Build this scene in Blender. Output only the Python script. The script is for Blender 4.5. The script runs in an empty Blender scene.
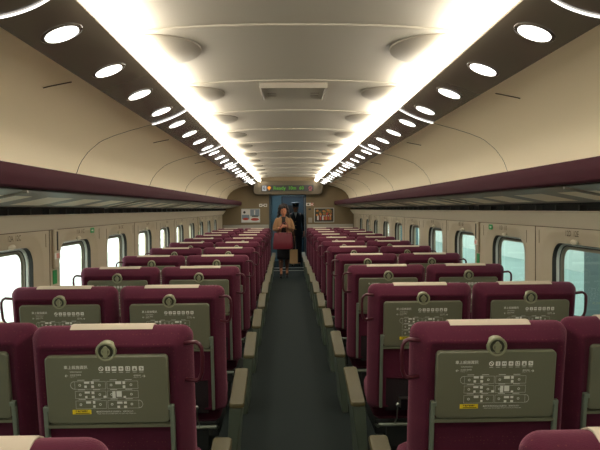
import bpy, bmesh, math, random
from mathutils import Matrix, Vector
random.seed(7)
sc = bpy.context.scene
COL = sc.collection
PI = math.pi

# ------------------------------------------------------------------ helpers
def lin(c):
    return tuple((v/12.92 if v <= .04045 else ((v+.055)/1.055)**2.4) for v in c)
def rgb(r, g, b):
    return lin((r/255., g/255., b/255.)) + (1.,)

def tag(o, label=None, cat=None, group=None, kind=None):
    if label: o['label'] = label
    if cat: o['category'] = cat
    if group: o['group'] = group
    if kind: o['kind'] = kind
    return o

def empty(name, loc=(0, 0, 0), rz=0):
    o = bpy.data.objects.new(name, None); COL.objects.link(o)
    o.location = loc; o.rotation_euler = (0, 0, rz); o.empty_display_size = .1
    return o

class MB:
    def __init__(s): s.v = []; s.f = []; s.m = []
    def add(s, vs, fs, m=0):
        k = len(s.v); s.v += [tuple(p) for p in vs]
        for f in fs: s.f.append(tuple(i+k for i in f)); s.m.append(m)
        return s
    def box(s, x0, x1, y0, y1, z0, z1, m=0):
        return s.add([(x0,y0,z0),(x1,y0,z0),(x1,y1,z0),(x0,y1,z0),(x0,y0,z1),(x1,y0,z1),(x1,y1,z1),(x0,y1,z1)],
            [(0,3,2,1),(4,5,6,7),(0,1,5,4),(1,2,6,5),(2,3,7,6),(3,0,4,7)], m)
    def loft(s, loops, cap0=True, cap1=True, m=0, mats=None):
        n = len(loops[0]); vs = [p for l in loops for p in l]; k = len(s.v)
        s.v += [tuple(p) for p in vs]
        for j in range(len(loops)-1):
            mm = mats[j] if mats else m
            for i in range(n):
                a = k+j*n+i; b = k+j*n+(i+1) % n
                s.f.append((a, b, b+n, a+n)); s.m.append(mm)
        if cap0: s.f.append(tuple(k+i for i in range(n))[::-1]); s.m.append(mats[0] if mats else m)
        if cap1: s.f.append(tuple(k+(len(loops)-1)*n+i for i in range(n))); s.m.append(mats[-1] if mats else m)
        return s
    def prism_y(s, prof, y0, y1, m=0):      # closed profile in (x,z)
        return s.loft([[(x, y0, z) for x, z in prof], [(x, y1, z) for x, z in prof]], m=m)
    def prism_x(s, prof, x0, x1, m=0):      # closed profile in (y,z)
        return s.loft([[(x0, y, z) for y, z in prof], [(x1, y, z) for y, z in prof]], m=m)
    def sheet_y(s, prof, y0, y1, m=0):      # open profile
        n = len(prof); k = len(s.v)
        s.v += [(x, y0, z) for x, z in prof]+[(x, y1, z) for x, z in prof]
        for i in range(n-1): s.f.append((k+i, k+i+1, k+n+i+1, k+n+i)); s.m.append(m)
        return s
    def tube(s, pts, r, seg=8, m=0, rs=None):
        P = [Vector(p) for p in pts]; loops = []
        up = Vector((.123, .31, .94)).normalized()
        for i, p in enumerate(P):
            t = (P[min(i+1, len(P)-1)]-P[max(i-1, 0)]).normalized()
            a = t.cross(up)
            if a.length < .1: a = t.cross(Vector((1, 0, 0)))
            a.normalize(); b = t.cross(a)
            rr = rs[i] if rs else r
            loops.append([p+a*rr*math.cos(2*PI*q/seg)+b*rr*math.sin(2*PI*q/seg) for q in range(seg)])
        return s.loft(loops, m=m)
    def disc(s, c, r, axis, th, seg=24, m=0):
        c = Vector(c); ax = Vector(axis).normalized()
        a = ax.cross(Vector((.3, .2, .93))).normalized(); b = ax.cross(a)
        l = lambda o, k: [c+ax*o+a*r*k*math.cos(2*PI*q/seg)+b*r*k*math.sin(2*PI*q/seg) for q in range(seg)]
        return s.loft([l(0, 1), l(th, 1)], m=m)
    def ring(s, c, R, r, axis, seg=24, sub=6, m=0):
        c = Vector(c); ax = Vector(axis).normalized()
        a = ax.cross(Vector((.3, .2, .93))).normalized(); b = ax.cross(a); k = len(s.v)
        for i in range(seg):
            d = a*math.cos(2*PI*i/seg)+b*math.sin(2*PI*i/seg)
            for j in range(sub):
                s.v.append(tuple(c+d*(R+r*math.cos(2*PI*j/sub))+ax*r*math.sin(2*PI*j/sub)))
        for i in range(seg):
            for j in range(sub):
                s.f.append((k+i*sub+j, k+((i+1) % seg)*sub+j, k+((i+1) % seg)*sub+(j+1) % sub, k+i*sub+(j+1) % sub)); s.m.append(m)
        return s
    def ellipsoid(s, c, r, nu=14, nv=10, m=0, fn=None):
        loops = []
        for j in range(1, nv):
            th = PI*j/nv
            l = []
            for i in range(nu):
                ph = 2*PI*i/nu
                p = Vector((math.sin(th)*math.cos(ph), math.sin(th)*math.sin(ph), math.cos(th)))
                if fn: p = fn(p)
                l.append((c[0]+p.x*r[0], c[1]+p.y*r[1], c[2]+p.z*r[2]))
            loops.append(l)
        return s.loft(loops, m=m)
    def xf(s, M):
        s.v = [tuple(M @ Vector(p)) for p in s.v]; return s
    def mirror_x(s):
        s.v = [(-x, y, z) for x, y, z in s.v]; return s
    def build(s, name, mats, parent=None, smooth=False, bevel=0, seg=2, recalc=True, sub=0):
        me = bpy.data.meshes.new(name); me.from_pydata(s.v, [], s.f)
        if not isinstance(mats, (list, tuple)): mats = [mats]
        for m in mats: me.materials.append(m)
        me.polygons.foreach_set('material_index', s.m)
        if recalc:
            bm = bmesh.new(); bm.from_mesh(me); bmesh.ops.recalc_face_normals(bm, faces=bm.faces); bm.to_mesh(me); bm.free()
        if smooth: me.shade_smooth()
        if smooth == 'auto': me.set_sharp_from_angle(angle=math.radians(35))
        o = bpy.data.objects.new(name, me); COL.objects.link(o)
        if parent: o.parent = parent
        if bevel:
            b = o.modifiers.new('b', 'BEVEL'); b.width = bevel; b.segments = seg; b.limit_method = 'ANGLE'; b.angle_limit = .6
        if sub:
            b = o.modifiers.new('s', 'SUBSURF'); b.levels = sub; b.render_levels = sub
        return o

def rrect(hw, hh, r, n=5, cx=0, cy=0, hwb=None):
    """rounded rectangle outline (counter-clockwise) in 2D; hwb = half width at the bottom"""
    out = []
    hwb = hw if hwb is None else hwb
    for qx, qy, a0 in ((1, 1, 0), (-1, 1, 90), (-1, -1, 180), (1, -1, 270)):
        w = hw if qy > 0 else hwb
        for i in range(n+1):
            a = math.radians(a0+90.*i/n)
            out.append((cx+qx*(w-r)+r*math.cos(a), cy+qy*(hh-r)+r*math.sin(a)))
    return out

_tcache = {}
def text_mb(txt, size, align='CENTER', aspect=1.0, bold=0.0):
    """glyph outlines as flat polygons in XY"""
    key = (txt, align, bold)
    if key not in _tcache:
        cu = bpy.data.curves.new('t', 'FONT'); cu.body = txt; cu.size = 1; cu.align_x = align; cu.align_y = 'CENTER'
        cu.resolution_u = 2; cu.offset = bold
        o = bpy.data.objects.new('t', cu); COL.objects.link(o)
        dg = bpy.context.evaluated_depsgraph_get(); dg.update()
        me = bpy.data.meshes.new_from_object(o.evaluated_get(dg))
        _tcache[key] = ([tuple(v.co) for v in me.vertices], [tuple(p.vertices) for p in me.polygons])
        bpy.data.objects.remove(o); bpy.data.curves.remove(cu); bpy.data.meshes.remove(me)
    v, f = _tcache[key]
    return [(x*size*aspect, y*size, 0) for x, y, z in v], f

# ------------------------------------------------------------------ materials
def mat(name, col, rough=.5, metal=0, bump=0, bscale=200, var=0, vscale=8, emit=None, es=0, spec=.5, sheen=0):
    m = bpy.data.materials.new(name); m.use_nodes = True
    nt = m.node_tree; N = nt.nodes; L = nt.links; p = N['Principled BSDF']
    p.inputs['Base Color'].default_value = col
    p.inputs['Roughness'].default_value = rough; p.inputs['Metallic'].default_value = metal
    p.inputs['Specular IOR Level'].default_value = spec
    if sheen: p.inputs['Sheen Weight'].default_value = sheen
    tc = N.new('ShaderNodeTexCoord')
    if var:
        n = N.new('ShaderNodeTexNoise'); n.inputs['Scale'].default_value = vscale; n.inputs['Detail'].default_value = 3
        L.new(tc.outputs['Object'], n.inputs['Vector'])
        r = N.new('ShaderNodeMixRGB'); r.blend_type = 'MIX'
        r.inputs[1].default_value = tuple(c*(1-var) for c in col[:3])+(1,)
        r.inputs[2].default_value = tuple(min(1, c*(1+var)) for c in col[:3])+(1,)
        L.new(n.outputs['Fac'], r.inputs[0]); L.new(r.outputs[0], p.inputs['Base Color'])
    if bump:
        n = N.new('ShaderNodeTexNoise'); n.inputs['Scale'].default_value = bscale; n.inputs['Detail'].default_value = 2
        L.new(tc.outputs['Object'], n.inputs['Vector'])
        b = N.new('ShaderNodeBump'); b.inputs['Strength'].default_value = bump; b.inputs['Distance'].default_value = .004
        L.new(n.outputs['Fac'], b.inputs['Height']); L.new(b.outputs['Normal'], p.inputs['Normal'])
    if emit:
        p.inputs['Emission Color'].default_value = emit; p.inputs['Emission Strength'].default_value = es
    return m

def fabric(name, base, fleck):
    m = mat(name, base, .95, bump=.35, bscale=420, spec=.2, sheen=.45)
    nt = m.node_tree; N = nt.nodes; L = nt.links; p = N['Principled BSDF']
    p.inputs['Sheen Tint'].default_value = (.9, .38, .5, 1); p.inputs['Sheen Roughness'].default_value = .4
    tc = N.new('ShaderNodeTexCoord')
    n = N.new('ShaderNodeTexNoise'); n.inputs['Scale'].default_value = 14; n.inputs['Detail'].default_value = 4
    L.new(tc.outputs['Object'], n.inputs['Vector'])
    a = N.new('ShaderNodeMixRGB'); a.inputs[1].default_value = tuple(c*.82 for c in base[:3])+(1,); a.inputs[2].default_value = tuple(c*1.2 for c in base[:3])+(1,)
    L.new(n.outputs['Fac'], a.inputs[0])
    v = N.new('ShaderNodeTexVoronoi'); v.inputs['Scale'].default_value = 75; v.inputs['Randomness'].default_value = .35
    L.new(tc.outputs['Object'], v.inputs['Vector'])
    lt = N.new('ShaderNodeMath'); lt.operation = 'LESS_THAN'; lt.inputs[1].default_value = .14; L.new(v.outputs['Distance'], lt.inputs[0])
    b = N.new('ShaderNodeMixRGB'); b.inputs[2].default_value = fleck
    L.new(lt.outputs[0], b.inputs[0]); L.new(a.outputs[0], b.inputs[1]); L.new(b.outputs[0], p.inputs['Base Color'])
    return m

M = {}
M['fabric'] = fabric('maroon_fabric', rgb(77, 27, 45), rgb(104, 56, 54))
M['cloth'] = mat('headrest_cloth', rgb(200, 186, 166), .9, bump=.3, bscale=500)
M['panel'] = mat('olive_plastic', rgb(106, 107, 86), .42, bump=.1, bscale=900)
M['panel_edge'] = mat('olive_edge_plastic', rgb(110, 120, 104), .4)
M['ring'] = mat('latch_plastic', rgb(140, 142, 112), .35)
M['ring_dark'] = mat('latch_well', rgb(52, 54, 40), .4)
M['print'] = mat('white_ink', rgb(225, 226, 215), .7)
M['yellow'] = mat('yellow_label', rgb(232, 206, 36), .6)
M['black_ink'] = mat('black_ink', rgb(25, 22, 18), .7)
M['armtop'] = mat('armrest_pad_olive', rgb(76, 69, 34), .55, bump=.15, bscale=300)
M['console'] = mat('console_plastic', rgb(78, 88, 74), .5, bump=.1, bscale=500)
M['handle'] = mat('handle_plastic', rgb(78, 30, 40), .38)
M['net'] = mat('pocket_net', rgb(34, 22, 26), .9, bump=.8, bscale=160)
M['steel'] = mat('brushed_steel', rgb(170, 172, 165), .3, 1)
M['dark_metal'] = mat('dark_seat_frame', rgb(45, 48, 46), .5)
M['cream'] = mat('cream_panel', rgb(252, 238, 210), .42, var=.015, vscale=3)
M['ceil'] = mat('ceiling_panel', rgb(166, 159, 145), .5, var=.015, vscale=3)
M['ceil_vent'] = mat('ceiling_vent_panel', rgb(152, 144, 130), .55)
M['seam'] = mat('dark_seam', rgb(80, 70, 55), .8)
M['wall'] = mat('wall_panel_beige', rgb(190, 178, 153), .5, var=.02, vscale=5)
M['wall_low'] = mat('lower_wall', rgb(120, 112, 96), .8)
M['band'] = mat('grey_band', rgb(206, 196, 174), .5)
M['slot'] = mat('slot_black', rgb(18, 18, 16), .8)
M['lip'] = mat('maroon_rack_lip', rgb(58, 20, 30), .8, spec=.15, bump=.08, bscale=300)
M['rack'] = mat('rack_grey', rgb(142, 136, 124), .45)
M['rack_in'] = mat('rack_inset', rgb(244, 230, 206), .5)
M['gloss'] = mat('dark_glossy_panel', rgb(104, 95, 82), .16, spec=.6)
M['gloss_ring'] = mat('dark_reflection_ring', rgb(84, 76, 66), .14, spec=.6)  # darker tone stands in for the reflections around each downlight
M['cove'] = mat('cove_white', rgb(240, 234, 220), .5)
M['end'] = mat('end_wall_tan', rgb(118, 102, 73), .6, var=.04, vscale=6, bump=.1, bscale=300)
M['house'] = mat('sign_housing_tan', rgb(80, 69, 48), .5)
M['dado'] = mat('end_dado_grey', rgb(160, 154, 142), .5)
M['teal'] = mat('vestibule_teal', rgb(84, 110, 118), .45, var=.03)
M['teal_dark'] = mat('vestibule_door', rgb(48, 66, 78), .4)
M['white'] = mat('white_plastic', rgb(222, 220, 210), .5)
M['black'] = mat('black_plastic', rgb(20, 20, 20), .35)
M['gasket'] = mat('window_gasket', rgb(38, 38, 34), .6)
M['alu'] = mat('window_aluminium', rgb(188, 190, 182), .35, .3)
M['alu2'] = mat('window_blind_track', rgb(120, 116, 100), .4)
M['green'] = mat('green_sticker', rgb(28, 150, 78), .5)
M['red'] = mat('red_print', rgb(190, 40, 36), .5)
M['pink'] = mat('pink_label', rgb(222, 150, 135), .5)
M['grey_label'] = mat('grey_ink', rgb(92, 80, 66), .7)
def emis(name, col, s):
    m = bpy.data.materials.new(name); m.use_nodes = True; nt = m.node_tree
    for n in list(nt.nodes): nt.nodes.remove(n)
    e = nt.nodes.new('ShaderNodeEmission'); e.inputs[0].default_value = col; e.inputs[1].default_value = s
    o = nt.nodes.new('ShaderNodeOutputMaterial'); nt.links.new(e.outputs[0], o.inputs[0]); return m
COVE_S, SPOT_S = 16.5, 3.8
M['tube'] = emis('fluorescent_tube', (1, .925, .79, 1), COVE_S)
M['spot'] = emis('downlight_lens', (1, .97, .90, 1), SPOT_S)
M['arc'] = emis('lit_seam', (1, .97, .92, 1), 2.5)
M['led'] = emis('green_led', (.25, .8, .08, 1), .30)
M['led_or'] = emis('orange_led', (1, .35, .04, 1), .7)
M['led_w'] = emis('white_led', (.9, .9, .85, 1), .35)
M['led_r'] = emis('red_led', (.8, .25, .25, 1), .3)
M['vest_lamp'] = emis('vestibule_lamp', (.75, .92, 1, 1), 34.0)
M['plat_lamp'] = emis('platform_lamp', (.85, 1, .97, 1), 22)

# floor carpet: dark green-grey with a faint fine weave
m = mat('aisle_carpet', rgb(68, 80, 74), .95, bump=.5, bscale=260, spec=.2); M['carpet'] = m
N = m.node_tree.nodes; L = m.node_tree.links; p = N['Principled BSDF']
tc = N.new('ShaderNodeTexCoord'); ck = N.new('ShaderNodeTexNoise'); ck.inputs['Scale'].default_value = 120; ck.inputs['Detail'].default_value = 4
L.new(tc.outputs['Object'], ck.inputs['Vector'])
mx = N.new('ShaderNodeMixRGB'); mx.inputs[1].default_value = rgb(24, 31, 30); mx.inputs[2].default_value = rgb(42, 50, 48)
L.new(ck.outputs['Fac'], mx.inputs[0]); L.new(mx.outputs[0], p.inputs['Base Color'])

# window glass: tinted, thin
m = bpy.data.materials.new('window_glass'); m.use_nodes = True; M['glass'] = m
nt = m.node_tree; N = nt.nodes; L = nt.links
for n in list(N): N.remove(n)
tr = N.new('ShaderNodeBsdfTransparent'); tr.inputs[0].default_value = (.84, .96, .94, 1)
gl = N.new('ShaderNodeBsdfGlossy'); gl.inputs['Roughness'].default_value = .02
lw = N.new('ShaderNodeLayerWeight'); lw.inputs[0].default_value = .12
ms = N.new('ShaderNodeMixShader'); o = N.new('ShaderNodeOutputMaterial')
ml = N.new('ShaderNodeMath'); ml.operation = 'MULTIPLY'; ml.inputs[1].default_value = .12
L.new(lw.outputs['Fresnel'], ml.inputs[0]); L.new(ml.outputs[0], ms.inputs[0]); L.new(tr.outputs[0], ms.inputs[1]); L.new(gl.outputs[0], ms.inputs[2]); L.new(ms.outputs[0], o.inputs[0])

# ------------------------------------------------------------------ camera
cam = bpy.data.cameras.new('camera'); co = bpy.data.objects.new('camera', cam); COL.objects.link(co); sc.camera = co
F = 640.
cam.sensor_width = 36; cam.lens = F/600*36; cam.clip_start = .02; cam.clip_end = 300
YAW, PITCH, ROLL = math.atan(14/F), math.atan(16/F), math.radians(.45)
co.matrix_world = (Matrix.Translation((-.054, 0, 1.49)) @ Matrix.Rotation(-YAW, 4, 'Z') @ Matrix.Rotation(PI/2-PITCH, 4, 'X') @ Matrix.Rotation(-ROLL, 4, 'Z'))

Y0, Y1 = -2.2, 15.4          # inner car length
PITCHY = 1.16
WIN_Y = [3.62+PITCHY*k for k in range(-4, 10)]

# ------------------------------------------------------------------ shell
def S(o): o['kind'] = 'structure'; return o
S(MB().box(-1.62, 1.62, Y0-.1, Y1, -.06, 0).build('floor', M['carpet']))
S(MB().box(-1.2, 1.2, Y1, 18.6, -.06, 0).build('floor', M['carpet']))

# centre ceiling: a row of overlapping arched panels
c = MB(); ridge0 = 2.70-PITCHY*5
k = 0
def arch(x): return 2.268-.035*(abs(x)/.74)**2.4
xs = [-.76+1.52*i/24 for i in range(25)]
y = ridge0
while y < Y1+.05:
    ya, yb = max(y, Y0-.1), min(y+PITCHY, Y1+.02)
    if yb > ya:
        n = 7
        prof = [(0, -.007), (.005, -.009), (.03, -.009), (.15, -.008), (.45, -.003), (.8, 0), (1., 0)]
        rows = []
        for t, dz in prof:
            yy = min(y+t*PITCHY, yb)
            rows.append([(x, yy, arch(x)+dz) for x in xs])
        rows.insert(0, [(x, y, arch(x)+.012) for x in xs])
        for j in range(len(rows)-1):
            base = len(c.v); c.v += rows[j]+rows[j+1]; nn = len(xs)
            for i in range(nn-1): c.f.append((base+i, base+i+1, base+nn+i+1, base+nn+i)); c.m.append(0)
    y += PITCHY
c.sheet_y([(-.8, 2.30), (.8, 2.30)], Y0-.1, Y1+.1)
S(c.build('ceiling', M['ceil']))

y = ridge0; 
i = 0
while y < Y1-.7:
    for s in (-1, 1):
        if y > -1.5:
            v = MB(); lo = []
            for dz, g in ((0, 1.0), (-.010, 1.0), (-.016, .95)):
                l = [(.755*s, y+.02, arch(.74)+dz-.004)]
                for q in range(17):
                    a = PI*q/16
                    xx = .70-.255*g*math.sin(a); yy = y+.325-.30*g*math.cos(a)
                    l.append((xx*s, yy, arch(xx)+dz-.004))
                l.append((.755*s, y+.63, arch(.74)+dz-.004))
                lo.append(l)
            v.loft(lo)
            o = v.build('ceiling_vent_cover', M['ceil_vent'], smooth='auto')
            i += 1
            tag(o, None, 'vent cover', 'rounded vent covers along the ceiling edge')
            o['_s'] = s; o['_y'] = y
    y += PITCHY
ORD = ['first', 'second', 'third', 'fourth', 'fifth', 'sixth', 'seventh', 'eighth', 'ninth', 'tenth', 'eleventh', 'twelfth', 'thirteenth', 'fourteenth',
       'fifteenth', 'sixteenth', 'seventeenth', 'eighteenth', 'nineteenth', 'twentieth', 'twenty-first', 'twenty-second', 'twenty-third', 'twenty-fourth', 'twenty-fifth', 'twenty-sixth', 'twenty-seventh', 'twenty-eighth', 'twenty-ninth', 'thirtieth']
vents = [o for o in COL.objects if o.name.startswith('ceiling_vent_cover')]
for s in (-1, 1):
    side = 'left' if s < 0 else 'right'
    vs = sorted([o for o in vents if o['_s'] == s], key=lambda o: o['_y'])
    near = [o for o in vs if o['_y'] <= 1.6]
    for n_, o in enumerate(reversed(near)):
        o['label'] = 'half-round ceiling vent cover by the %s light strip, overhead, %s behind the picture edge' % (side, ORD[n_])
    for n_, o in enumerate([o for o in vs if o['_y'] > 1.6]):
        o['label'] = 'half-round ceiling vent cover by the %s light strip, %s from the camera' % (side, ORD[n_])
for o in vents:
    del o['_s']; del o['_y']

# access panel in the ceiling
hp = empty('ceiling_access_panel', (0, 3.92, 2.245)); hp.scale = (.92, 1, 1)
MB().box(-.21, .21, 0, .44, -.012, .02).build('cover', M['ceil'], hp, bevel=.006)
hb = MB().box(-.215, .215, -.012, -.001, -.02, .015)
hb.box(-.225, -.212, -.012, .44, -.02, .015).box(.212, .225, -.012, .44, -.02, .015)
hb.build('rim', M['ceil_vent'], hp, bevel=.003)
hs = MB()
for xx in (-.15, .15): hs.box(xx-.03, xx+.03, .20, .206, -.0135, -.0115).box(xx-.03, xx+.03, .30, .306, -.0135, -.0115)
hs.build('slots', M['seam'], hp)
tag(hp, 'shallow rectangular access panel in the middle of the ribbed ceiling', 'ceiling panel')

for s, side in ((-1, 'left'), (1, 'right')):
    P = lambda pr: [(x*s, z) for x, z in pr]
    # dark glossy lamp panel with its white cove tray above
    tp = MB().prism_y(P([(.695, 2.152), (.70, 2.143), (.92, 2.053), (.932, 2.060), (.928, 2.070), (.705, 2.160)]), Y0, Y1)
    S(tp.build('trim_1' if s < 0 else 'trim_2', M['gloss']))
    S(MB().prism_y(P([(.70, 2.166), (.93, 2.074), (.95, 2.10), (.80, 2.30), (.76, 2.30), (.76, 2.19)]), Y0, Y1).build('trim_3' if s < 0 else 'trim_4', M['cove']))
    # fluorescent strip
    o = MB().prism_y(P([(.668+.030*math.cos(2*PI*q/14), 2.176+.034*math.sin(2*PI*q/14)) for q in range(14)]), Y0+.02, Y1-.26).build('strip_light', M['tube'])
    tag(o, 'bright continuous fluorescent strip along the %s edge of the centre ceiling' % side, 'strip light', 'cove strip lights')
    # upper side shell behind the rack
    up = [(.925, 2.064), (1.00, 2.052), (1.10, 2.032), (1.20, 2.000), (1.30, 1.952), (1.38, 1.89), (1.44, 1.815), (1.475, 1.73), (1.49, 1.64), (1.495, 1.52)]
    w = MB().sheet_y(P(up), Y0, Y1).sheet_y(P([(x+.012, z+.012) for x, z in up]), Y0, Y1)
    S(w.build('wall_%s' % side, M['cream'], smooth=True, recalc=False))
    # panel seams on the shell (thin grooves), every second bay
    def sp(tt):
        # point on shell profile by length fraction
        Ls = [0]
        for a, b in zip(up, up[1:]): Ls.append(Ls[-1]+math.hypot(b[0]-a[0], b[1]-a[1]))
        d = tt*Ls[-1]
        for q in range(len(up)-1):
            if d <= Ls[q+1]+1e-9:
                f = (d-Ls[q])/(Ls[q+1]-Ls[q]); return (up[q][0]+(up[q+1][0]-up[q][0])*f-.002, up[q][1]+(up[q+1][1]-up[q][1])*f-.002)
        return up[-1]
    q = 0; nn = 20 if s < 0 else 40
    for k_ in range(7):
        yy = 1.97+2.32*k_-2.32
        def groove(path, r=.0016):
            global nn
            g = MB().tube([(sp(tt)[0]*s, y_, sp(tt)[1]) for tt, y_ in path], r, 4)
            S(g.build('trim_%d' % nn, M['seam'])); nn += 1
        groove([(.015+.94*t/24, yy+.05*math.sin(PI*min(1, t/10))+.10*(t/24)) for t in range(25)])
        if k_ % 2 == 1: groove([(.78+.10*t/4, yy+.26) for t in range(5)], .003)
        yd = (2.83 if s < 0 else .83)+2.32*k_
        if yd < 15: groove([(.07+.14*t/4, yd) for t in range(5)], .003)
    # grey band and dark slot above the windows
    S(MB().prism_y(P([(1.492, 1.462), (1.50, 1.468), (1.57, 1.468), (1.60, 1.37), (1.562, 1.370), (1.555, 1.382)]), Y0, Y1).build('trim_5' if s < 0 else 'trim_6', M['band'], smooth='auto'))
    sl = MB().prism_y(P([(1.52, 1.466), (1.56, 1.466), (1.56, 1.56), (1.52, 1.56)]), Y0, Y1)
    t = Y0
    while t < Y1-.1:
        sl.box(min(1.48*s, 1.53*s), max(1.48*s, 1.53*s), t, t+.02, 1.468, 1.50, 1); t += .29
    S(sl.build('trim_7' if s < 0 else 'trim_8', [M['slot'], M['gasket']]))

    # luggage rack
    rk = empty('luggage_rack', (1.13*s, Y0, 1.58)); R0 = Vector((1.13*s, Y0, 1.58))
    tag(rk, 'open overhead luggage rack with maroon front lip along the %s wall' % side, 'luggage rack', 'overhead luggage racks')
    T = Matrix.Translation(-R0)
    lp = MB().prism_y(P([(1.130, 1.584), (1.118, 1.594), (1.110, 1.63), (1.112, 1.66), (1.120, 1.676), (1.134, 1.682), (1.148, 1.674), (1.150, 1.60), (1.146, 1.586)]), Y0+.02, Y1-.02)
    lp.xf(T).build('front_lip', M['lip'], rk, smooth='auto')
    sh = MB(); ra, rb_ = (1.140, 1.578), (1.485, 1.512)
    def und(f, o=0): return (ra[0]+(rb_[0]-ra[0])*f, ra[1]+(rb_[1]-ra[1])*f+o)
    yq = Y0+.02; pp = []
    while yq < Y1-.05:
        pp.append((yq, 0)); pp.append((min(yq+.19, Y1-.02), 1)); yq += .58
    pp.append((Y1-.02, 0))
    for (ya, k_), (yb, _) in zip(pp, pp[1:]):
        if yb <= ya: continue
        for f0, f1, inner in ((0, .30, 0), (.30, .86, 1), (.86, 1, 0)):
            a, b = und(f0), und(f1)
            isin = inner and k_ == 1
            sk = 0
            sh.add([(a[0]*s, ya, a[1]), (b[0]*s, ya, b[1]), (b[0]*s, yb, b[1]), (a[0]*s, yb, a[1])], [(0, 1, 2, 3)], 1 if isin else 0)
    a, b = und(0, .014), und(1, .014)
    sh.add([(a[0]*s, Y0+.02, a[1]), (b[0]*s, Y0+.02, b[1]), (b[0]*s, Y1-.02, b[1]), (a[0]*s, Y1-.02, a[1])], [(0, 1, 2, 3)], 0)
    b2 = und(1)
    sh.add([(b2[0]*s, Y0+.02, b2[1]), (b[0]*s, Y0+.02, b[1]), (b[0]*s, Y1-.02, b[1]), (b2[0]*s, Y1-.02, b2[1])], [(0, 1, 2, 3)], 0)
    sh.xf(T).build('shelf', [M['rack'], M['rack_in']], rk, recalc=False)
    yq = Y0+.3
    while yq < Y1:
        a, b = und(0.02, -.004), und(.98, -.004)
        rb = MB().tube([(a[0]*s, yq, a[1]), (b[0]*s, yq, b[1])], .007, 6); yq += PITCHY*2
        rb.xf(T).build('bracket', M['rack'], rk)

    # wall panels with recessed window openings
    ZC, HH, HW = .975, .295, .35
    zt, zb = 1.372, .50
    wp = MB()
    def outer_pt(p, yc):
        dx, dz = p[0], p[1]
        sx = .58/abs(dx) if abs(dx) > 1e-6 else 1e9
        sz = ((zt-ZC) if dz > 0 else (ZC-zb))/abs(dz) if abs(dz) > 1e-6 else 1e9
        k = min(sx, sz); return [dx*k, dz*k]
    base = rrect(HW+.095, HH+.075, .19, 8)
    sub = []
    for a, b in zip(base, base[1:]+base[:1]):
        d = math.hypot(b[0]-a[0], b[1]-a[1]); n = max(1, int(d/.08))
        for q in range(n): sub.append((q, n, a, b))
    def loopify(hw, hh, r):
        L0 = rrect(hw, hh, r, 8); out = []
        pairs = list(zip(L0, L0[1:]+L0[:1])); bp = list(zip(base, base[1:]+base[:1]))
        for (a, b), (ba, bb) in zip(pairs, bp):
            d = math.hypot(bb[0]-ba[0], bb[1]-ba[1]); n = max(1, int(d/.08))
            for q in range(n): out.append((a[0]+(b[0]-a[0])*q/n, a[1]+(b[1]-a[1])*q/n))
        return out
    Lb = loopify(HW+.095, HH+.075, .19)
    for yc in WIN_Y:
        out = [outer_pt(p, yc) for p in Lb]
        for cxq, czq in ((.58, zt-ZC), (-.58, zt-ZC), (-.58, zb-ZC), (.58, zb-ZC)):
            j = min(range(len(out)), key=lambda i: (out[i][0]-cxq)**2+(out[i][1]-czq)**2); out[j] = [cxq, czq]
        mk = lambda l, x: [(x*s, yc+p[0], ZC+p[1]) for p in l]
        wp.loft([mk(out, 1.58), mk(loopify(HW+.095, HH+.075, .19), 1.58), mk(loopify(HW+.082, HH+.064, .18), 1.584),
                 mk(loopify(HW+.022, HH+.014, .13), 1.606), mk(loopify(HW+.006, HH+.003, .12), 1.610), mk(loopify(HW, HH, .12), 1.616)], cap0=False, cap1=False)
    yb_, ye_ = WIN_Y[0]-.58, WIN_Y[-1]+.58
    q2 = lambda x, ya, yb, za, zb2: wp.add([(x*s, ya, za), (x*s, yb, za), (x*s, yb, zb2), (x*s, ya, zb2)], [(0, 1, 2, 3)])
    q2(1.58, ye_, Y1, zb, zt); q2(1.58, Y0, yb_, zb, zt) if yb_ > Y0 else None
    wp.add([(1.58*s, Y0, zb), (1.58*s, Y1, zb), (1.55*s, Y1, .42), (1.55*s, Y0, .42), (1.55*s, Y0, 0), (1.55*s, Y1, 0)], [(0, 1, 2, 3), (3, 2, 5, 4)], 1)
    wp.box(min(1.68*s, 1.72*s), max(1.68*s, 1.72*s), Y0, Y1, -.3, .64, 0)     # outer skin below and above the glazing
    wp.box(min(1.68*s, 1.72*s), max(1.68*s, 1.72*s), Y0, Y1, 1.28, 2.4, 0)
    for ya, yb in zip([Y0]+[v+HW+.10 for v in WIN_Y], [v-HW-.10 for v in WIN_Y]+[Y1]):
        if yb > ya: wp.box(min(1.68*s, 1.72*s), max(1.68*s, 1.72*s), ya, yb, .6, 1.3, 0)
    o = wp.build('wall_%s' % side, [M['wall'], M['wall_low']], smooth='auto', recalc=False); S(o)
    # seams between wall panels + little slits
    sm = MB()
    for yc in WIN_Y:
        sm.box(min(1.5775*s, 1.579*s), max(1.5775*s, 1.579*s), yc+.470, yc+.474, 1.26, 1.345)
        sm.box(min(1.5775*s, 1.579*s), max(1.5775*s, 1.579*s), yc+.685, yc+.689, 1.25, 1.335)
    for yb in [2.99+PITCHY*2*k for k in range(-1, 6)]:
        sm.box(min(1.577*s, 1.579*s), max(1.577*s, 1.579*s), yb+1.16, yb+1.166, .5, 1.37)
    sm.box(min(1.574*s, 1.579*s), max(1.574*s, 1.579*s), Y0, Y1, 1.3655, 1.3705)
    S(sm.build('trim_9' if s < 0 else 'trim_10', M['seam']))
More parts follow.
